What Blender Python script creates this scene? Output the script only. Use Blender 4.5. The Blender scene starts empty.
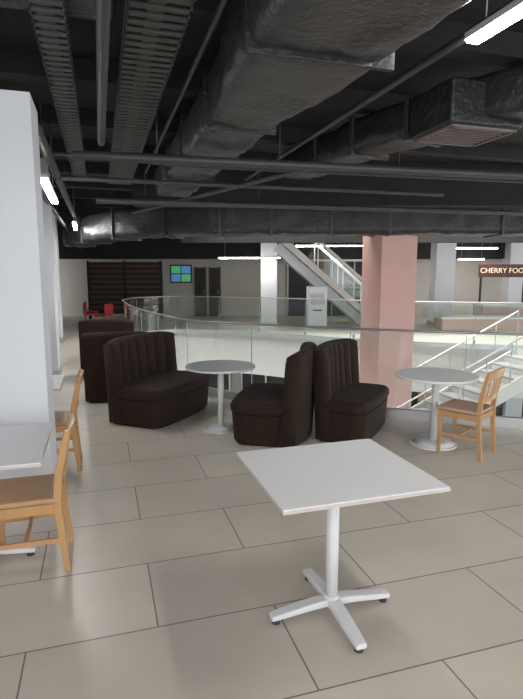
import bpy, bmesh, math, random
from mathutils import Vector, Matrix
random.seed(4)
G=math.radians(17.0)
C_,S_=math.cos(G),math.sin(G)
def rs(r,s,z=0): return (r*C_-s*S_, r*S_+s*C_, z)   # building grid -> world
scene=bpy.context.scene
COL=scene.collection

# ---------------- materials ----------------
def mat(name,col,rough=0.5,metal=0.0,noise=0.0,nscale=8.0,bump=0.0,bscale=40.0,spec=0.5,emit=None,es=0.0,sheen=0.0):
    m=bpy.data.materials.new(name); m.use_nodes=True
    nt=m.node_tree; b=nt.nodes['Principled BSDF']
    b.inputs['Base Color'].default_value=(*col,1); b.inputs['Roughness'].default_value=rough
    b.inputs['Metallic'].default_value=metal; b.inputs['Specular IOR Level'].default_value=spec
    if sheen: b.inputs['Sheen Weight'].default_value=sheen
    geo=nt.nodes.new('ShaderNodeNewGeometry')
    if noise>0:
        n=nt.nodes.new('ShaderNodeTexNoise'); n.inputs['Scale'].default_value=nscale; n.inputs['Detail'].default_value=6
        nt.links.new(geo.outputs['Position'],n.inputs['Vector'])
        mx=nt.nodes.new('ShaderNodeMix'); mx.data_type='RGBA'
        mx.inputs[6].default_value=(*[max(0,c*(1-noise)) for c in col],1)
        mx.inputs[7].default_value=(*[min(1,c*(1+noise)) for c in col],1)
        nt.links.new(n.outputs['Fac'],mx.inputs[0]); nt.links.new(mx.outputs[2],b.inputs['Base Color'])
    if bump>0:
        n2=nt.nodes.new('ShaderNodeTexNoise'); n2.inputs['Scale'].default_value=bscale; n2.inputs['Detail'].default_value=4
        nt.links.new(geo.outputs['Position'],n2.inputs['Vector'])
        bp=nt.nodes.new('ShaderNodeBump'); bp.inputs['Strength'].default_value=bump; bp.inputs['Distance'].default_value=0.02
        nt.links.new(n2.outputs['Fac'],bp.inputs['Height']); nt.links.new(bp.outputs[0],b.inputs['Normal'])
    if emit:
        b.inputs['Emission Color'].default_value=(*emit,1); b.inputs['Emission Strength'].default_value=es
    return m

def wood_mat(name,c1,c2):
    m=mat(name,c1,0.38); nt=m.node_tree; b=nt.nodes['Principled BSDF']
    tc=nt.nodes.new('ShaderNodeTexCoord'); mp=nt.nodes.new('ShaderNodeMapping'); mp.inputs['Scale'].default_value=(14,14,2)
    n=nt.nodes.new('ShaderNodeTexNoise'); n.inputs['Scale'].default_value=3; n.inputs['Detail'].default_value=8
    mx=nt.nodes.new('ShaderNodeMix'); mx.data_type='RGBA'; mx.inputs[6].default_value=(*c1,1); mx.inputs[7].default_value=(*c2,1)
    nt.links.new(tc.outputs['Object'],mp.inputs[0]); nt.links.new(mp.outputs[0],n.inputs['Vector'])
    nt.links.new(n.outputs['Fac'],mx.inputs[0]); nt.links.new(mx.outputs[2],b.inputs['Base Color'])
    return m

def floor_mat():
    m=bpy.data.materials.new('floor_tiles'); m.use_nodes=True; nt=m.node_tree; b=nt.nodes['Principled BSDF']
    geo=nt.nodes.new('ShaderNodeNewGeometry'); mp=nt.nodes.new('ShaderNodeMapping')
    mp.inputs['Rotation'].default_value=(0,0,-G); mp.inputs['Location'].default_value=(0.402,-0.01,0)
    br=nt.nodes.new('ShaderNodeTexBrick'); br.offset=0.5; br.offset_frequency=2
    br.inputs['Scale'].default_value=1; br.inputs['Brick Width'].default_value=1.22; br.inputs['Row Height'].default_value=0.61
    br.inputs['Mortar Size'].default_value=0.0042; br.inputs['Mortar Smooth'].default_value=0.1
    br.inputs['Color1'].default_value=(0.63,0.578,0.50,1); br.inputs['Color2'].default_value=(0.69,0.635,0.55,1)
    br.inputs['Mortar'].default_value=(0.20,0.18,0.155,1)
    n=nt.nodes.new('ShaderNodeTexNoise'); n.inputs['Scale'].default_value=1.5; n.inputs['Detail'].default_value=9; n.inputs['Roughness'].default_value=0.55
    cr=nt.nodes.new('ShaderNodeValToRGB'); cr.color_ramp.elements[0].position=0.15; cr.color_ramp.elements[0].color=(0.84,0.84,0.85,1)
    cr.color_ramp.elements[1].position=0.85; cr.color_ramp.elements[1].color=(1.08,1.075,1.07,1)
    mx=nt.nodes.new('ShaderNodeMix'); mx.data_type='RGBA'; mx.blend_type='MULTIPLY'; mx.inputs[0].default_value=1
    L=nt.links.new
    L(geo.outputs['Position'],mp.inputs[0]); L(mp.outputs[0],br.inputs['Vector']); L(geo.outputs['Position'],n.inputs['Vector'])
    L(n.outputs['Fac'],cr.inputs[0]); L(br.outputs['Color'],mx.inputs[6]); L(cr.outputs[0],mx.inputs[7]); L(mx.outputs[2],b.inputs['Base Color'])
    b.inputs['Roughness'].default_value=0.33
    bp=nt.nodes.new('ShaderNodeBump'); bp.inputs['Strength'].default_value=0.35; bp.inputs['Distance'].default_value=0.003; bp.invert=True
    L(br.outputs['Fac'],bp.inputs['Height']); L(bp.outputs[0],b.inputs['Normal'])
    return m

def glass_mat():
    m=bpy.data.materials.new('balustrade_glass'); m.use_nodes=True; nt=m.node_tree
    for n in list(nt.nodes):
        if n.type!='OUTPUT_MATERIAL': nt.nodes.remove(n)
    out=[n for n in nt.nodes][0]
    t=nt.nodes.new('ShaderNodeBsdfTransparent'); t.inputs[0].default_value=(0.93,0.965,0.95,1)
    g=nt.nodes.new('ShaderNodeBsdfGlossy'); g.inputs['Roughness'].default_value=0.02
    f=nt.nodes.new('ShaderNodeLayerWeight'); f.inputs[0].default_value=0.5
    p=nt.nodes.new('ShaderNodeMath'); p.operation='POWER'; p.inputs[1].default_value=4
    q=nt.nodes.new('ShaderNodeMath'); q.operation='MULTIPLY_ADD'; q.inputs[1].default_value=0.5; q.inputs[2].default_value=0.04
    x=nt.nodes.new('ShaderNodeMixShader')
    nt.links.new(f.outputs['Facing'],p.inputs[0]); nt.links.new(p.outputs[0],q.inputs[0])
    nt.links.new(q.outputs[0],x.inputs[0]); nt.links.new(t.outputs[0],x.inputs[1]); nt.links.new(g.outputs[0],x.inputs[2]); nt.links.new(x.outputs[0],out.inputs[0])
    return m

M_floor=floor_mat(); M_glass=glass_mat()
M_white=mat('white_laminate',(0.90,0.90,0.905),0.42)
M_edge=mat('laminate_edge',(0.62,0.57,0.53),0.5)
M_wmetal=mat('white_powdercoat',(0.78,0.78,0.80),0.35)
M_greytop=mat('grey_tabletop',(0.47,0.50,0.52),0.35)
M_steel=mat('brushed_steel',(0.55,0.56,0.57),0.33,0.85)
M_dsteel=mat('dark_handrail',(0.36,0.36,0.37),0.35,0.6)
M_sofa=mat('brown_velour',(0.027,0.0145,0.0102),0.78,noise=0.3,nscale=14,bump=0.15,bscale=120,sheen=0.05,spec=0.2)
M_wood=wood_mat('beech_wood',(0.50,0.27,0.11),(0.60,0.35,0.155))
M_seat=mat('beige_upholstery',(0.50,0.35,0.27),0.7,noise=0.1)
M_seatw=wood_mat('wood_seat',(0.46,0.27,0.14),(0.56,0.35,0.19))
M_wall=mat('white_paint',(0.72,0.745,0.785),0.75,noise=0.03,nscale=2)
M_beige=mat('beige_paint',(0.58,0.55,0.50),0.8,noise=0.05,nscale=2)
M_fascia=mat('white_fascia',(0.68,0.665,0.64),0.6)
M_tread=mat('stair_tread',(0.40,0.40,0.40),0.6)
M_pink=mat('pink_column',(0.72,0.45,0.40),0.7,noise=0.06,nscale=3)
M_ceil=mat('dark_ceiling',(0.024,0.024,0.025),0.85,noise=0.45,nscale=3,bump=0.5,bscale=10)
M_well=mat('well_paint',(0.012,0.012,0.012),0.9)
M_duct=mat('black_duct_wrap',(0.024,0.024,0.026),0.38,noise=0.5,nscale=7,bump=0.8,bscale=18)
M_duct2=mat('gray_duct_wrap',(0.046,0.046,0.047),0.38,noise=0.5,nscale=6,bump=0.8,bscale=20)
M_pipe=mat('painted_pipe',(0.060,0.062,0.065),0.45,noise=0.2)
M_tray=mat('galvanised_tray',(0.085,0.085,0.082),0.5,0.3,noise=0.2)
M_tube=mat('led_diffuser',(1,1,1),0.5,emit=(1.0,0.98,0.95),es=60)
M_tubef=mat('led_diffuser_far',(1,1,1),0.5,emit=(1.0,0.97,0.92),es=45)
M_black=mat('black_panel',(0.015,0.015,0.016),0.5)
M_brown=mat('brown_slats',(0.10,0.05,0.035),0.6)
M_red=mat('red_plastic',(0.50,0.03,0.03),0.4)
M_sign=mat('sign_board',(0.10,0.03,0.03),0.5)
M_signt=mat('sign_letters',(0.9,0.8,0.6),0.5,emit=(1,0.85,0.6),es=0.3)
M_green=mat('screen_green',(0.1,0.5,0.2),0.4,emit=(0.15,0.7,0.3),es=0.3)
M_blue=mat('screen_blue',(0.1,0.3,0.6),0.4,emit=(0.15,0.4,0.9),es=0.3)
M_pinkb=mat('pink_ledge',(0.50,0.37,0.33),0.7)
M_grille=mat('diffuser_grille',(0.16,0.13,0.125),0.5)
M_lower=mat('lower_floor',(0.45,0.44,0.42),0.4,noise=0.1,nscale=1)
M_lceil=mat('lower_ceiling',(0.30,0.30,0.30),0.8)
M_foot=mat('rubber_foot',(0.05,0.05,0.05),0.7)
M_warm=mat('warm_shelf',(0.45,0.30,0.16),0.6)

# ---------------- helpers ----------------
def link(o,parent=None):
    COL.objects.link(o)
    if parent: o.parent=parent
    return o
def empty(name,loc=(0,0,0),rz=0):
    e=bpy.data.objects.new(name,None); e.location=loc; e.rotation_euler=(0,0,rz); e.empty_display_size=0.2
    return link(e)
def mesh_obj(name,verts,faces,m,parent=None,smooth=False):
    me=bpy.data.meshes.new(name); me.from_pydata(verts,[],faces); me.materials.append(m)
    bm=bmesh.new(); bm.from_mesh(me); bmesh.ops.recalc_face_normals(bm,faces=bm.faces); bm.to_mesh(me); bm.free()
    if smooth:
        for p in me.polygons: p.use_smooth=True
    return link(bpy.data.objects.new(name,me),parent)
def bevel(o,w,seg=3,smooth=True):
    md=o.modifiers.new('bev','BEVEL'); md.width=w; md.segments=seg; md.limit_method='ANGLE'; md.angle_limit=math.radians(35)
    if smooth:
        for p in o.data.polygons: p.use_smooth=True
        md.harden_normals=True
def box(name,size,loc,m,parent=None,rz=0,bv=0,rot=None,seg=2):
    bm=bmesh.new(); bmesh.ops.create_cube(bm,size=1); bmesh.ops.scale(bm,vec=size,verts=bm.verts)
    me=bpy.data.meshes.new(name); bm.to_mesh(me); bm.free(); me.materials.append(m)
    o=link(bpy.data.objects.new(name,me),parent); o.location=loc; o.rotation_euler=rot if rot else (0,0,rz)
    if bv: bevel(o,bv,seg)
    return o
def cyl(name,r,h,loc,m,parent=None,r2=None,seg=40,rot=None,bv=0):
    bm=bmesh.new(); bmesh.ops.create_cone(bm,cap_ends=True,segments=seg,radius1=r,radius2=r if r2 is None else r2,depth=h)
    me=bpy.data.meshes.new(name); bm.to_mesh(me); bm.free(); me.materials.append(m)
    o=link(bpy.data.objects.new(name,me),parent); o.location=loc
    if rot: o.rotation_euler=rot
    for p in me.polygons: p.use_smooth=len(p.vertices)==4
    if bv: bevel(o,bv,3)
    return o
def tube(name,pts,r,m,parent=None,cyc=False,res=4):
    cu=bpy.data.curves.new(name,'CURVE'); cu.dimensions='3D'; cu.bevel_depth=r; cu.bevel_resolution=res; cu.use_fill_caps=True
    sp=cu.splines.new('POLY'); sp.points.add(len(pts)-1)
    for i,p in enumerate(pts): sp.points[i].co=(*p,1)
    sp.use_cyclic_u=cyc
    tmp=bpy.data.objects.new('tmp',cu); COL.objects.link(tmp); bpy.context.view_layer.update()
    dg=bpy.context.evaluated_depsgraph_get(); me=bpy.data.meshes.new_from_object(tmp.evaluated_get(dg))
    bpy.data.objects.remove(tmp); me.name=name
    me.materials.clear(); me.materials.append(m)
    for p in me.polygons: p.use_smooth=True
    return link(bpy.data.objects.new(name,me),parent)
def catmull(P,n=8):
    out=[]
    for i in range(len(P)-1):
        p0=Vector(P[max(i-1,0)]);p1=Vector(P[i]);p2=Vector(P[i+1]);p3=Vector(P[min(i+2,len(P)-1)])
        for k in range(n):
            t=k/n
            out.append(0.5*((2*p1)+(p2-p0)*t+(2*p0-5*p1+4*p2-p3)*t*t+(-p0+3*p1-3*p2+p3)*t**3))
    out.append(Vector(P[-1])); return out
def strip(name,path,off0,off1,z0,z1,m,parent=None):
    n=len(path); V=[];F=[]
    for i,p in enumerate(path):
        a=path[max(i-1,0)]; b=path[min(i+1,n-1)]; d=(Vector(b)-Vector(a)); d=d.to_2d().normalized(); nr=Vector((d.y,-d.x))
        for o,z in((off0,z0),(off1,z0),(off1,z1),(off0,z1)):
            V.append((p[0]+nr.x*o,p[1]+nr.y*o,z))
    for i in range(n-1):
        for k in range(4):
            F.append((4*i+k,4*i+(k+1)%4,4*i+4+(k+1)%4,4*i+4+k))
    F.append((0,1,2,3)); F.append((4*n-4,4*n-3,4*n-2,4*n-1))
    return mesh_obj(name,V,F,m,parent)
def gbox(name,r0,r1,s0,s1,z0,z1,m,parent=None,bv=0):
    c=rs((r0+r1)/2,(s0+s1)/2,(z0+z1)/2)
    return box(name,(r1-r0,s1-s0,z1-z0),c,m,parent,rz=G,bv=bv)
CL=bpy.data.textures.new('wrinkle','CLOUDS'); CL.noise_scale=0.28; CL.noise_depth=2
def wrinkled(name,sec,rad=0.07,amp=0.07,m=None,parent=None,du=0.07):
    """lofted, slightly crumpled insulation-wrapped duct. sec: list of (centre, half_width, z0, z1) along a path"""
    P=[]
    for i in range(len(sec)-1):
        a,b=sec[i],sec[i+1]; n=max(1,int((Vector(b[0])-Vector(a[0])).length/du))
        for k in range(n):
            t=k/n; P.append((Vector(a[0]).lerp(Vector(b[0]),t),a[1]+(b[1]-a[1])*t,a[2]+(b[2]-a[2])*t,a[3]+(b[3]-a[3])*t))
    P.append((Vector(sec[-1][0]),)+tuple(sec[-1][1:]))
    V=[];F=[];L=None
    for i,(c,hw,z0,z1) in enumerate(P):
        a=P[max(i-1,0)][0];b=P[min(i+1,len(P)-1)][0]; d=(b-a).to_2d().normalized(); nr=Vector((d.y,-d.x))
        hh=(z1-z0)/2; zc=(z0+z1)/2
        nx=max(3,int(hw*2/du)); nz=max(3,int(hh*2/du))
        if L is None: NX,NZ=nx,nz
        pts=[(-hw+rad+(2*hw-2*rad)*k/NX,-hh) for k in range(NX+1)]+[(hw-rad*.3,-hh+rad*.3)]
        pts+=[(hw,-hh+rad+(2*hh-2*rad)*k/NZ) for k in range(NZ+1)]+[(hw-rad*.3,hh-rad*.3)]
        pts+=[(hw-rad-(2*hw-2*rad)*k/NX,hh) for k in range(NX+1)]+[(-hw+rad*.3,hh-rad*.3)]
        pts+=[(-hw,hh-rad-(2*hh-2*rad)*k/NZ) for k in range(NZ+1)]+[(-hw+rad*.3,-hh+rad*.3)]
        L=len(pts)
        V+=[(c.x+nr.x*x,c.y+nr.y*x,zc+z) for x,z in pts]
    n=len(P)
    for i in range(n-1):
        for k in range(L): F.append((i*L+k,i*L+(k+1)%L,(i+1)*L+(k+1)%L,(i+1)*L+k))
    F.append(tuple(range(L))); F.append(tuple((n-1)*L+k for k in range(L)))
    o=mesh_obj(name,V,F,m,parent,smooth=True)
    md=o.modifiers.new('wrinkle','DISPLACE'); md.texture=CL; md.texture_coords='GLOBAL'; md.strength=amp; md.mid_level=0.5
    return o
def plane_hole(name,outer,inner,z,m):
    bm=bmesh.new(); es=[]
    for loop in (outer,inner):
        vs=[bm.verts.new((p[0],p[1],z)) for p in loop]
        for i in range(len(vs)): es.append(bm.edges.new((vs[i],vs[(i+1)%len(vs)])))
    bmesh.ops.triangle_fill(bm,use_beauty=True,use_dissolve=False,edges=es)
    for f in bm.faces:
        f.normal_update()
        if f.normal.z<0: f.normal_flip()
    me=bpy.data.meshes.new(name); bm.to_mesh(me); bm.free(); me.materials.append(m)
    return link(bpy.data.objects.new(name,me))

# ---------------- room shell ----------------
near=[(9.5,4.6),(6,5.25),(4.2,5.6),(2.9,5.85),(1.5,6.30),(0.5,6.75),(-0.5,7.25),(-1.15,7.85),(-1.6,8.6),(-2.2,9.8),(-2.9,11.5),(-3.6,13.6)]
near_s=catmull([(x,y,0) for x,y in near],8)
far=[(-3.6,13.6),(-3.5,15.0),(-2.4,15.7),(-0.5,15.2),(1.2,14.2),(2.8,13.2),(4.6,12.5),(6.5,12.0),(9.5,11.6)]
far_s=catmull([(x,y,0) for x,y in far],8)
void=[(p.x,p.y) for p in near_s]+[(p.x,p.y) for p in far_s[1:]]
outer=[(-12,-5),(16,-5),(16,24),(-12,24)]
plane_hole('floor',outer,void,0.0,M_floor)
plane_hole('ceiling_lower',outer,void,-1.12,M_lceil)
hole=[(-1.5,9.5),(8,9.5),(8,14.5),(-1.5,14.5)]
plane_hole('ceiling',outer,hole,3.6,M_ceil)
lw=empty('added_light_well')  # added shaft, keeps the lamp over the atrium out of view
box('wall_well_front',(9.5,0.1,4.4),(3.25,9.45,5.8),M_well,lw)
box('wall_well_back',(9.5,0.1,4.4),(3.25,14.55,5.8),M_well,lw)
box('wall_well_left',(0.1,5.2,4.4),(-1.55,12,5.8),M_well,lw)
box('wall_well_right',(0.1,5.2,4.4),(8.05,12,5.8),M_well,lw)
box('downstand_front',(12,0.25,0.7),(3.8,9.3,3.25),M_ceil,lw)
box('downstand_back',(12,0.25,1.0),(3.8,14.7,3.1),M_ceil,lw)
strip('trim_1',near_s,0.0,0.03,-1.15,-0.001,M_fascia)
strip('trim_2',far_s,-0.03,0.0,-1.15,-0.001,M_fascia)
box('floor_lower',(30,34,0.1),(2,12,-4.6),M_lower)

def wall(name,a,b,z0,z1,m,th=0.15):
    a=Vector(a);b=Vector(b);d=b-a;c=(a+b)/2
    return box(name,(d.length,th,z1-z0),(c.x,c.y,(z0+z1)/2),m,rz=math.atan2(d.y,d.x))
wall('wall_back',(-12,22.2),(16,22.2),0,3.6,M_beige)
wall('wall_back_lower',(-12,22.2),(16,22.2),-4.55,-1.12,M_beige)
wall('wall_back_soffit',(-12,21.6),(16,21.6),2.35,3.6,M_ceil,0.9)
wl0=rs(-2.6,-1.0);wl1=rs(-2.6,22.5)
wall('wall_left',wl0[:2],wl1[:2],0,3.6,M_wall)
gbox('wall_partition',-2.3,-0.385,3.9,4.35,0,2.92,M_wall)
def column(name,c,w,z0,z1,m,rz=G):
    e=empty(name,(c[0],c[1],0),rz)
    box('shaft',(w,w,z1-z0),(0,0,(z0+z1)/2),m,e,bv=0.012)
    if z0>=0: box('plinth',(w+0.04,w+0.04,0.12),(0,0,0.06),M_steel,e,bv=0.005)
    return e
column('white_column',(-3.78,9.0),0.5,0,3.6,M_wall)
column('white_column',(-5.45,13.6),0.5,0,3.6,M_wall)
column('pink_column',(2.68,11.2),0.82,-4.55,3.6,M_pink)
column('white_column',(0.25,18.2),0.55,0,3.6,M_wall,0)
column('white_column',(6.2,18.2),0.65,0,3.6,M_wall,0)
column('white_column',(10.0,21),0.7,0,3.6,M_wall,0)

# lower level shops seen down the atrium
for i,x in enumerate((-6.5,-2.9,0.7,4.3,7.9,11.5)):
    e=empty('lower_shop_front',(x,21.9,-4.55))
    box('glazing',(3.2,0.06,2.6),(0,0.1,1.3),M_black,e)
    for k in range(4): box('mullion_%d'%(k+1),(0.07,0.1,2.6),(-1.55+1.033*k,0.0,1.3),M_fascia,e)
    box('sign_band',(3.3,0.12,0.4),(0,-0.02,2.8),(M_sign,M_fascia,M_brown,M_fascia,M_sign,M_fascia)[i],e)
    for k in range(3):
        box('display_%d'%(k+1),(0.7,0.25,1.2+0.2*((i+k)%3)),(-1.0+k*1.0,-0.5,0.6+0.1*((i+k)%3)),(M_warm,M_fascia,M_greytop,M_red)[(i*2+k)%4],e,bv=0.02)
for x,y in((-2.5,17.5),(1.5,17.5),(5.5,16.5),(9.0,16.0)):  # unseen glowing strips, added to light the lower shops
    e=empty('added_lower_light',(x,y,-1.2)); box('housing',(1.5,0.14,0.05),(0,0,0.02),M_wmetal,e); box('diffuser',(1.46,0.11,0.02),(0,0,-0.015),M_tubef,e)

# ---------------- balustrade ----------------
def balustrade(name,path,side,z=0,posts=1.25,h=1.08,r=0.015):
    e=empty(name)
    strip('curb',path,side*0.0,side*-0.07,z,z+0.11,M_steel,e)
    strip('glass',path,side*-0.03,side*-0.042,z+0.11,z+h-0.03,M_glass,e)
    tube('handrail',[(p.x,p.y,z+h) for p in path],r,M_dsteel,e)
    acc=0
    for i in range(1,len(path)):
        acc+=(path[i]-path[i-1]).length
        if acc>posts:
            acc=0
            p=path[i]; d=(path[i]-path[i-1]).normalized(); az=math.atan2(d.y,d.x)
            gx,gy=p.x+d.y*side*-0.036,p.y-d.x*side*-0.036
            box('clamp',(0.05,0.05,0.14),(gx,gy,z+0.13),M_dsteel,e,rz=az)
            box('glass_joint',(0.008,0.016,h-0.16),(gx,gy,z+0.11+(h-0.16)/2),M_dsteel,e,rz=az)
    return e
balustrade('glass_balustrade',near_s,-1)
balustrade('glass_balustrade',far_s,-1)

# ---------------- tables ----------------
def square_table(c,w=0.885,d=0.82,h=0.735,rz=G,off=(0,0.05)):
    e=empty('square_table',(c[0],c[1],0),rz)
    box('tabletop',(w,d,0.024),(off[0],off[1],h-0.012),M_white,e,bv=0.003)
    box('edge_band',(w+0.003,d+0.003,0.016),(off[0],off[1],h-0.013),M_edge,e)
    cyl('column',0.032,h-0.09,(0,0,0.06+(h-0.09)/2),M_wmetal,e)
    box('top_bracket',(0.34,0.05,0.022),(0,0,h-0.036),M_wmetal,e); box('top_bracket_2',(0.05,0.34,0.022),(0,0,h-0.036),M_wmetal,e)
    cyl('hub',0.05,0.05,(0,0,0.075),M_wmetal,e,r2=0.036)
    for k in range(4):
        a=k*math.pi/2
        L=0.335; V=[]
        for (x,hw,zt,zb) in((0.0,0.034,0.088,0.05),(0.12,0.033,0.080,0.044),(0.25,0.030,0.062,0.030),(L,0.028,0.050,0.022)):
            V+=[(x,-hw,zb),(x,hw,zb),(x,hw,zt),(x,-hw,zt)]
        F=[]
        for i in range(3):
            for j in range(4): F.append((4*i+j,4*i+(j+1)%4,4*i+4+(j+1)%4,4*i+4+j))
        F+=[(0,1,2,3),(12,13,14,15)]
        o=mesh_obj('foot_arm_%d'%(k+1),V,F,M_wmetal,e); o.rotation_euler=(0,0,a); bevel(o,0.008,3)
        cyl('glide_%d'%(k+1),0.022,0.026,(math.cos(a)*(L-0.03),math.sin(a)*(L-0.03),0.013),M_foot,e,seg=20)
    return e
square_table((0.365,2.53),w=0.855,d=0.79,off=(0.055,0.115),rz=math.radians(17.5))
square_table((-1.745,3.0),off=(0,0.0))
square_table((-2.33,4.80),off=(0,0.0),d=0.7)

def round_table(c,R,Rb,h=0.735,top=M_greytop):
    e=empty('round_table',(c[0],c[1],0))
    cyl('tabletop',R,0.026,(0,0,h-0.013),top,e,seg=72,bv=0.004)
    cyl('edge_trim',R+0.002,0.014,(0,0,h-0.014),M_wmetal,e,seg=72)
    cyl('column',0.036,h-0.05,(0,0,h/2),M_wmetal,e)
    cyl('flange',0.12,0.012,(0,0,h-0.032),M_wmetal,e)
    cyl('base_disc',Rb,0.018,(0,0,0.009),M_wmetal,e,seg=64,bv=0.004)
    cyl('base_cone',Rb*0.92,0.022,(0,0,0.029),M_wmetal,e,r2=0.06,seg=64)
    return e
round_table((-0.46,5.80),0.39,0.21)
round_table((1.785,5.27),0.405,0.235,top=M_white)

# ---------------- wooden chair (faces local +x) ----------------
def chair(c,rz,seatmat):
    e=empty('wooden_chair',(c[0],c[1],0),rz)
    W=0.40;D=0.41
    for i,s in enumerate((-1,1)):
        y=s*(W/2-0.018)
        V=[];F=[]
        for z,h in((0,0.014),(0.43,0.020)):
            V+=[(D/2-0.02-h,y-h,z),(D/2-0.02+h,y-h,z),(D/2-0.02+h,y+h,z),(D/2-0.02-h,y+h,z)]
        F=[(0,1,5,4),(1,2,6,5),(2,3,7,6),(3,0,4,7),(0,1,2,3),(4,5,6,7)]
        bevel(mesh_obj('front_leg_%d'%(i+1),V,F,M_wood,e),0.004)
        prof=[(-0.225,0.0,0.015),(-0.20,0.22,0.020),(-0.185,0.43,0.023),(-0.20,0.60,0.021),(-0.235,0.76,0.019),(-0.262,0.86,0.016)]
        V=[];F=[]
        for x,z,h in prof: V+=[(x-h,y-0.015,z),(x+h,y-0.015,z),(x+h,y+0.015,z),(x-h,y+0.015,z)]
        n=len(prof)
        for a in range(n-1):
            for j in range(4): F.append((4*a+j,4*a+(j+1)%4,4*a+4+(j+1)%4,4*a+4+j))
        F+=[(0,1,2,3),(4*n-4,4*n-3,4*n-2,4*n-1)]
        bevel(mesh_obj('back_leg_%d'%(i+1),V,F,M_wood,e),0.004)
        box('side_apron_%d'%(i+1),(D-0.05,0.02,0.06),(0,y,0.40),M_wood,e,bv=0.003)
        box('side_stretcher_%d'%(i+1),(D-0.03,0.018,0.028),(-0.005,y,0.20),M_wood,e,bv=0.003)
    box('front_apron',(0.02,W-0.06,0.06),(D/2-0.02,0,0.40),M_wood,e,bv=0.003)
    box('back_apron',(0.02,W-0.06,0.06),(-0.185,0,0.40),M_wood,e,bv=0.003)
    box('cross_stretcher',(0.02,W-0.05,0.026),(0,0,0.20),M_wood,e,bv=0.003)
    box('seat',(D+0.01,W+0.015,0.035),(0.015,0,0.452),seatmat,e,bv=0.015,seg=4)
    def rail(name,x0,z0,z1,tilt,hh=0.011):
        V=[];F=[];n=9
        for k in range(n):
            t=k/(n-1)*2-1; y=t*(W/2-0.01); bx=x0-0.025*(1-t*t); crown=0.018*(1-t*t)
            V+=[(bx-hh,y,z0),(bx+hh,y,z0),(bx+hh-tilt,y,z1+crown),(bx-hh-tilt,y,z1+crown)]
        for a in range(n-1):
            for j in range(4): F.append((4*a+j,4*a+(j+1)%4,4*a+4+(j+1)%4,4*a+4+j))
        F+=[(0,1,2,3),(4*n-4,4*n-3,4*n-2,4*n-1)]
        bevel(mesh_obj(name,V,F,M_wood,e),0.004)
    rail('top_rail',-0.235,0.775,0.855,0.025)
    rail('lower_rail',-0.195,0.555,0.595,0.008)
    for k in range(4):
        y=-0.105+0.07*k; bow=0.025*(1-(y/0.19)**2)
        a=Vector((-0.201-bow,y,0.585));b=Vector((-0.238-bow,y,0.785)); d=b-a
        box('back_slat_%d'%(k+1),(0.010,0.030,d.length),(a+b)/2,M_wood,e,rot=(0,math.atan2(d.x,d.z),0),bv=0.002)
    return e
chair((2.02,5.03),math.radians(137),M_seat)
chair((-1.42,3.02),G+math.pi,M_seatw)
chair((-1.90,4.62),G+math.pi,M_seatw)

# ---------------- booth sofa (faces local +x) ----------------
def sofa(c,rz,W=1.12,D=0.68,H=1.04,nch=7,name='booth_sofa'):
    e=empty(name,(c[0],c[1],0),rz)
    curve=lambda y: 0.10*(abs(y)/(W/2))**2.2
    N=nch*10+1
    V=[];F=[];L=None
    for i in range(N):
        y=-W/2+W*i/(N-1); cx=-D/2+curve(y)
        ph=(y+W/2)/W*nch; sc=abs(math.sin(math.pi*ph))**0.55
        topd=0.03*(abs(y)/(W/2))**4
        top=H-topd
        prof=[]
        for z in (0.03,0.3,0.6,0.85,top-0.06): prof.append((cx-0.05*(z/H),z,))
        T=0.15
        xb=cx-0.05
        for k in range(1,8):
            a=math.pi*k/8
            prof.append((xb+T/2-math.cos(a)*T/2, top-0.06+0.06*math.sin(a)))
        for z in (top-0.06,0.95*top-0.05,0.80,0.65,0.52,0.44,0.25,0.03):
            base=cx+0.17-0.07*(z/H)
            if z>0.4:
                f=min(1,max(0,(top-z)/0.1)); base+= -0.032+0.055*sc*(0.6+0.4*f)
            prof.append((base,z))
        if L is None: L=len(prof)
        V+=[(x,y,z) for x,z in prof]
    for i in range(N-1):
        for k in range(L):
            F.append((i*L+k,i*L+(k+1)%L,(i+1)*L+(k+1)%L,(i+1)*L+k))
    F.append(tuple(range(L))); F.append(tuple((N-1)*L+k for k in range(L)))
    mesh_obj('channelled_back',V,F,M_sofa,e,smooth=True)
    def outline(inset,x0):
        pts=[];w=W/2-inset;xf=D/2-inset;R=0.14
        pts.append((x0,-w))
        for k in range(9):
            a=-math.pi/2+math.pi/2*k/8; pts.append((xf-R+R*math.cos(a),-w+R+R*math.sin(a)))
        for k in range(1,8):
            t=-1+2*k/8; pts.append((xf+0.025*(1-t*t),t*(w-R)))
        for k in range(9):
            a=math.pi/2*k/8; pts.append((xf-R+R*math.cos(a),w-R+R*math.sin(a)))
        pts.append((x0,w)); return pts
    def prism(nm,inset,x0,z0,z1,bw,i2=None):
        A=outline(inset if i2 is None else i2,x0);B=outline(inset,x0);n=len(A)
        V=[(x,y,z0) for x,y in A]+[(x,y,z1) for x,y in B]
        F=[tuple(range(n))[::-1],tuple(range(n,2*n))]+[(k,(k+1)%n,n+(k+1)%n,n+k) for k in range(n)]
        o=mesh_obj(nm,V,F,M_sofa,e)
        bevel(o,bw,4); o.modifiers['bev'].angle_limit=math.radians(50)
    prism('plinth',0.05,-D/2+0.12,0.0,0.04,0.002)
    prism('seat_base',0.012,-D/2+0.11,0.03,0.325,0.012,0.03)
    prism('seat_cushion',0.0,-D/2+0.11,0.325,0.455,0.05)
    return e
def sofa_by_back(p,q,D=0.68,side=-1,**k):
    p=Vector(p);q=Vector(q);d=(q-p);W=d.length;d.normalize();f=Vector((d.y,-d.x))*(-side)
    c=(p+q)/2+f*D/2
    return sofa(c,math.atan2(f.y,f.x),W=W,D=D,**k)
sofa_by_back((-1.87,6.00),(-1.35,7.16),H=1.0,D=0.79)
sofa_by_back((0.48,5.38),(0.99,6.36),H=1.0,D=0.62)
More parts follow.
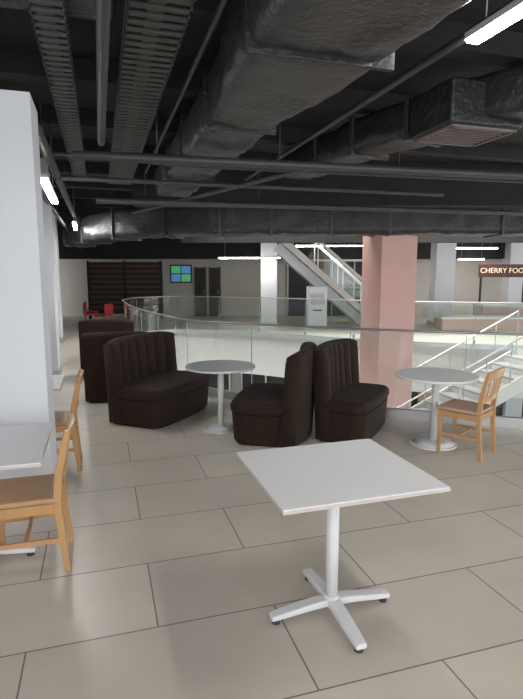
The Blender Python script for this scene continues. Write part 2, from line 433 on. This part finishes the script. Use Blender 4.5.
sofa_by_back((0.43,5.04),(0.66,6.10),H=0.99,D=0.80,side=1)
sofa_by_back((-2.38,6.90),(-1.53,7.12),H=0.98,side=1,D=0.6)
sofa_by_back((-3.02,8.60),(-2.15,8.80),H=1.00,side=1,D=0.55)
def red_chair(c,rz):
    e=empty('red_chair',(c[0],c[1],0),rz)
    box('seat',(0.42,0.42,0.05),(0,0,0.45),M_red,e,bv=0.02)
    box('backrest',(0.05,0.42,0.34),(-0.2,0,0.65),M_red,e,bv=0.02)
    for i,(x,y) in enumerate(((-.17,-.17),(.17,-.17),(.17,.17),(-.17,.17))): cyl('leg_%d'%(i+1),0.014,0.44,(x,y,0.22),M_steel,e,seg=12)
red_chair((-5.6,17.2),0.3); red_chair((-5.0,16.6),2.8); red_chair((-5.9,18.3),0.3)

# ---------------- ceiling services ----------------
e=empty('air_duct')
wrinkled('wrapped_body',[(rs(1.29,-1.5),0.43,3.0,3.5),(rs(1.29,2.2),0.44,2.99,3.5),(rs(1.29,3.7),0.43,3.02,3.5),(rs(1.24,4.2),0.31,2.99,3.45),(rs(1.20,8.8),0.29,2.99,3.42)],m=M_duct2,parent=e)
for s,hw in((0.2,0.46),(1.6,0.47),(3.0,0.47),(4.6,0.33),(5.9,0.33),(7.2,0.33)):
    c=1.29 if s<4 else 1.22
    gbox('band',c-hw,c+hw,s,s+0.035,2.965,3.52 if s<4 else 3.46,M_duct,e,bv=0.01)
e=empty('air_duct')
path=[rs(r,s) for r,s in((-0.6,16.5),(-0.2,14.5),(0.6,12.3),(1.8,11.0),(3,10.5),(4.5,10.0),(6,9.4),(9,8.6))]
pth=catmull(path,4)
wrinkled('wrapped_body',[(p,0.36,2.52,3.14) for p in pth],m=M_duct,parent=e,du=0.1,amp=0.09)
for i in range(2,len(pth)-1,3):
    strip('band',[pth[i],pth[i]+(pth[i+1]-pth[i]).normalized()*0.05],-0.39,0.39,2.49,3.17,M_duct2,e)
e=empty('air_duct')
pth=catmull([(3.4,2.9,0),(2.7,3.95,0),(1.95,4.75,0),(1.35,5.6,0),(0.95,6.4,0),(0.5,7.4,0)],5)
wrinkled('wrapped_body',[(p,0.23,3.02,3.38) for p in pth],m=M_duct,parent=e,amp=0.06)
for i in (8,13,17,21): strip('band',[pth[i],pth[i]+(pth[i+1]-pth[i]).normalized()*0.05],-0.25,0.25,2.99,3.39,M_duct2,e)
box('plenum',(0.72,0.62,0.36),(1.78,4.85,3.14),M_duct,e,rz=G,bv=0.03)
for k in range(7): 
    c=Vector((1.78,4.85,2.955))+Vector((-S_,C_,0))*(-0.21+0.07*k)
    box('diffuser_blade',(0.55,0.022,0.02),c,M_grille,e,rz=G)
for dx,dy,w,d in((0,-0.26,0.64,0.03),(0,0.26,0.64,0.03),(-0.31,0,0.03,0.55),(0.31,0,0.03,0.55)):
    box('diffuser_frame',(w,d,0.03),(1.78+dx*C_-dy*S_,4.85+dx*S_+dy*C_,2.955),M_grille,e,rz=G)
e=empty('air_duct'); gbox('body',-2.2,0.15,3.2,3.8,3.36,3.56,M_duct2,e,bv=0.02)
e=empty('air_duct')
wrinkled('wrapped_body',[(rs(-1.25,4.2),0.34,3.3,3.55),(rs(-1.25,14),0.34,3.3,3.55)],m=M_duct,parent=e,du=0.1,rad=0.05,amp=0.05)
e=empty('ceiling_beams')
for k in range(15): gbox('beam',-8,14,0.6+k*1.5,0.78+k*1.5,3.42,3.6,M_ceil,e)
def tray(name,r0,r1,s0,s1,z):
    V=[];F=[]
    def ab(a0,a1,b0,b1,z0,z1):
        n=len(V)
        for zz in(z0,z1):
            for r,s in((a0,b0),(a1,b0),(a1,b1),(a0,b1)): V.append(rs(r,s,zz))
        F.extend([(n,n+1,n+2,n+3),(n+4,n+5,n+6,n+7),(n,n+1,n+5,n+4),(n+1,n+2,n+6,n+5),(n+2,n+3,n+7,n+6),(n+3,n,n+4,n+7)])
    ab(r0,r0+0.012,s0,s1,z,z+0.07); ab(r1-0.012,r1,s0,s1,z,z+0.07)
    s=s0
    while s<s1: ab(r0,r1,s,s+0.05,z,z+0.008); s+=0.10
    ab((r0+r1)/2-0.06,(r0+r1)/2+0.03,s0,s1,z+0.009,z+0.03)
    mesh_obj(name,V,F,M_tray)
tray('cable_tray',0.20,0.55,0.5,9,3.18)
tray('cable_tray',-0.32,-0.12,0.5,9,3.22)
def pipe(pts,r,m=M_pipe): 
    return tube('ceiling_pipe',[rs(*p) for p in pts],r,m)
pipe([(0.07,-1,3.0),(0.07,5.5,3.0)],0.035)
pipe([(-0.2,5.55,2.88),(8,4.95,2.88)],0.045)
pipe([(-0.45,5.0,2.95),(-0.45,20,2.95)],0.045)
pipe([(-0.75,4.5,2.9),(-0.75,20,2.9)],0.035)
pipe([(0.0,8.2,2.8),(8,7.6,2.8)],0.04)
pipe([(0.6,9.6,2.8),(1.9,7.0,2.93),(2.4,5.5,2.93)],0.03)
pipe([(-0.5,7.2,2.93),(5,7.0,2.93)],0.03)
pipe([(2.3,0.5,3.25),(2.3,8.4,3.25)],0.03)
pipe([(-0.9,6.3,3.05),(1.0,6.1,2.95),(6,5.8,2.95)],0.02)
pipe([(0.75,0.5,3.3),(0.75,8.6,3.3)],0.02)
e=empty('pipe_hangers')
for r,s in((0.6,5.49),(1.85,5.4),(3.2,5.3),(0.07,2.4),(0.07,4.2),(-0.45,6.5),(-0.45,9),(0.7,8.15),(2.4,8.0)):
    cyl('rod',0.006,0.7,rs(r,s,3.25),M_pipe,e,seg=8)
def fixture(a,b,m=M_tube,w=0.07,hang=3.6):
    a=Vector(a);b=Vector(b);d=b-a;c=(a+b)/2
    e=empty('linear_led_light',c,math.atan2(d.y,d.x)); L=d.length
    box('housing',(L+0.02,w+0.01,0.04),(0,0,0.03),M_wmetal,e)
    box('diffuser',(L,w,0.025),(0,0,0),m,e,bv=0.006)
    for sx in(-0.4,0.4): cyl('suspension_%d'%(1 if sx<0 else 2),0.004,hang-c.z-0.05,(L*sx,0,0.05+(hang-c.z-0.05)/2),M_steel,e,seg=8)
fixture((1.33,3.56,3.2),(1.68,2.41,3.2),w=0.09)
fixture((-2.25,5.6,2.72),(-2.85,7.45,2.72),w=0.08)
fixture((-3.9,11.2,2.8),(-4.5,13.0,2.8))
fixture((1.2,18.8,2.74),(3.95,18.8,2.70),M_tubef,0.12)
fixture((5.9,18.3,2.62),(8.2,18.6,2.62),M_tubef,0.12)
fixture((-1.4,17.5,2.26),(0.6,17.3,2.26),M_tubef,0.1)
fixture((7.6,20.5,2.3),(8.6,20.6,2.3),M_tubef,0.1)
fixture((2.6,0.4,3.2),(2.95,-0.75,3.2),w=0.09)
fixture((-0.9,0.2,3.2),(-0.55,-0.95,3.2),w=0.09)
fixture((3.9,4.3,3.2),(4.25,3.15,3.2),w=0.09)

# ---------------- far side ----------------
e=empty('slatted_screen')
box('backing',(2.9,0.06,2.0),(-5.3,20.6,1.2),M_black,e)
for k in range(9): box('slat_%d'%(k+1),(2.9,0.05,0.09),(-5.3,20.53,0.45+0.2*k),M_brown,e)
for sx in(-1.4,0,1.4): box('post',(0.08,0.08,2.25),(-5.3+sx,20.52,1.125),M_black,e)
e=empty('menu_screens')
box('frame',(0.9,0.06,0.75),(-3.35,22.08,1.75),M_black,e)
for i in range(2):
    for j in range(2): box('screen_%d'%(1+i*2+j),(0.38,0.02,0.3),(-3.56+0.42*i,22.04,1.58+0.34*j),M_green if (i+j)%2 else M_blue,e)
for i,x in enumerate((-2.55,-1.95)):
    e=empty('door_%d'%(i+1)); box('leaf',(0.4,0.05,2.0),(x,22.09,1.0),M_black,e); 
    box('frame_l',(0.05,0.07,2.05),(x-0.22,22.09,1.025),M_brown,e); box('frame_r',(0.05,0.07,2.05),(x+0.22,22.09,1.025),M_brown,e); cyl('handle',0.012,0.2,(x+0.14,22.04,1.0),M_steel,e,seg=10)
e=empty('shop_front')
box('glazing',(4.6,0.05,2.3),(3.4,22.08,1.15),M_black,e)
for k in range(6): box('mullion_%d'%(k+1),(0.05,0.08,2.3),(1.1+0.92*k,22.05,1.15),M_dsteel,e)
box('lintel',(4.6,0.1,0.08),(3.4,22.05,2.3),M_steel,e)
e=empty('white_cabinet',(1.78,17.0,0)); box('body',(0.62,0.5,1.35),(0,0,0.675),M_wall,e,bv=0.02)
box('panel',(0.45,0.02,0.35),(0,-0.255,0.95),M_greytop,e); box('slot',(0.3,0.02,0.04),(0,-0.255,0.6),M_black,e)
e=empty('escalator')
def sl(nm,x0,z0,x1,z1,y,w,th,m):
    d=Vector((x1-x0,0,z1-z0)); box(nm,(d.length,w,th),((x0+x1)/2,y,(z0+z1)/2),m,e,rot=(0,-math.atan2(d.z,d.x),0))
for i,y in enumerate((17.9,19.1)):
    sl('skirt_%d'%(i+1),3.9,0.12,0.5,3.06,y,0.08,0.20,M_fascia)
    sl('glass_panel_%d'%(i+1),3.7,0.85,0.6,3.5,y,0.02,0.78,M_glass)
    sl('handrail_%d'%(i+1),3.8,1.22,0.7,3.9,y,0.09,0.09,M_fascia)
    for k in range(4): box('post_%d'%(k+1),(0.04,0.04,1.0),(3.6-0.85*k,y,0.90+0.735*k),M_steel,e)
    cyl('newel_%d'%(i+1),0.06,0.95,(3.95,y,0.6),M_fascia,e)
for k in range(14): box('step_%d'%(k+1),(0.3,1.1,0.2),(3.8-0.235*k,18.5,0.1+0.203*k),M_tread,e)
sl('truss',3.6,-0.02,0.5,2.66,18.5,1.2,0.3,M_greytop)
def bench(x0,x1,y,h):
    e=empty('ledge_bench'); box('body',(x1-x0,0.8,h-0.06),((x0+x1)/2,y,(h-0.06)/2),M_pinkb,e,bv=0.02); box('seat_top',(x1-x0+0.06,0.86,0.06),((x0+x1)/2,y,h-0.03),M_fascia,e,bv=0.01)
bench(5.6,8.6,16.6,0.42); bench(7.4,10.6,18.0,0.75)
e=empty('food_court_sign')
box('board',(1.78,0.08,0.46),(8.68,19.0,1.86),M_sign,e)
for x in(7.9,9.46): box('post',(0.06,0.06,2.09),(x,19.08,1.045),M_black,e)
tc=bpy.data.curves.new('letters','FONT'); tc.body='CHERRY FOOD'; tc.size=0.255; tc.extrude=0.01; tc.align_x='CENTER'; tc.align_y='CENTER'
to=bpy.data.objects.new('letters',tc); to.data.materials.append(M_signt); link(to,e); to.location=(8.68,18.94,1.86); to.rotation_euler=(math.pi/2,0,0)
e=empty('atrium_staircase')
A=Vector((6.1,11.55,-0.05));B=Vector((1.5,10.1,-2.2)); d=B-A; n=14
az=math.atan2(d.y,d.x); hl=math.hypot(d.x,d.y); nr=Vector((-math.sin(az),math.cos(az),0)); hd=Vector((math.cos(az),math.sin(az),0))
for k in range(n):
    p=A+d*((k+0.5)/n); box('tread_%d'%(k+1),(hl/n+0.03,1.1,0.04),(p.x,p.y,p.z),M_tread,e,rz=az)
    q=p-hd*(hl/n/2); box('riser_%d'%(k+1),(0.02,1.1,-d.z/n),(q.x,q.y,q.z+(-d.z/n)/2),M_fascia,e,rz=az)
for s in(-1,1):
    a=A+nr*0.58*s;b=B+nr*0.58*s
    V=[]
    for off in(-0.03,0.03):
        for p,zz in((a,-0.22),(b,-0.22),(b,0.10),(a,0.10)):
            V.append((p.x+nr.x*off,p.y+nr.y*off,p.z+zz))
    mesh_obj('stringer',V,[(0,1,2,3),(4,5,6,7),(0,1,5,4),(1,2,6,5),(2,3,7,6),(3,0,4,7)],M_fascia,e)
    tube('handrail',[(a.x,a.y,a.z+0.95),(b.x,b.y,b.z+0.95)],0.02,M_steel,e)
    for k in range(9):
        p=a+(b-a)*(k/8); cyl('baluster',0.012,0.9,(p.x,p.y,p.z+0.5),M_steel,e,seg=10)
# half landing of the stair carried on a post
lp=B+hd*0.7; box('landing',(1.5,1.4,0.14),(lp.x,lp.y,lp.z-0.08),M_fascia,e,rz=az)
cyl('landing_post',0.12,4.55-2.35,(lp.x,lp.y,-4.55+1.1),M_fascia,e)

# ---------------- lights ----------------
def area(name,loc,sx,sy,en,rot=(0,0,0),col=(1,1,1)):
    l=bpy.data.lights.new(name,'AREA'); l.shape='RECTANGLE'; l.size=sx; l.size_y=sy; l.energy=en; l.color=col
    o=bpy.data.objects.new(name,l); o.location=loc; o.rotation_euler=rot; link(o); return o
area('added_well_lamp',(3.25,12,7.8),9,4.6,2300,col=(1,0.98,0.96))  # unseen area lamp added at the shaft top to brighten the atrium
w=bpy.data.worlds.new('World'); scene.world=w; w.use_nodes=True
w.node_tree.nodes['Background'].inputs[0].default_value=(0.97,0.98,1.0,1); w.node_tree.nodes['Background'].inputs[1].default_value=3.35
scene.view_settings.view_transform='Standard'

# ---------------- camera ----------------
cam=bpy.data.cameras.new('camera'); cam.sensor_fit='VERTICAL'; cam.sensor_height=36; cam.lens=36*525/699; cam.clip_end=100
co=bpy.data.objects.new('camera',cam); co.location=(0,0,1.75); co.rotation_euler=(math.radians(90-8.2),0,0); link(co); scene.camera=co
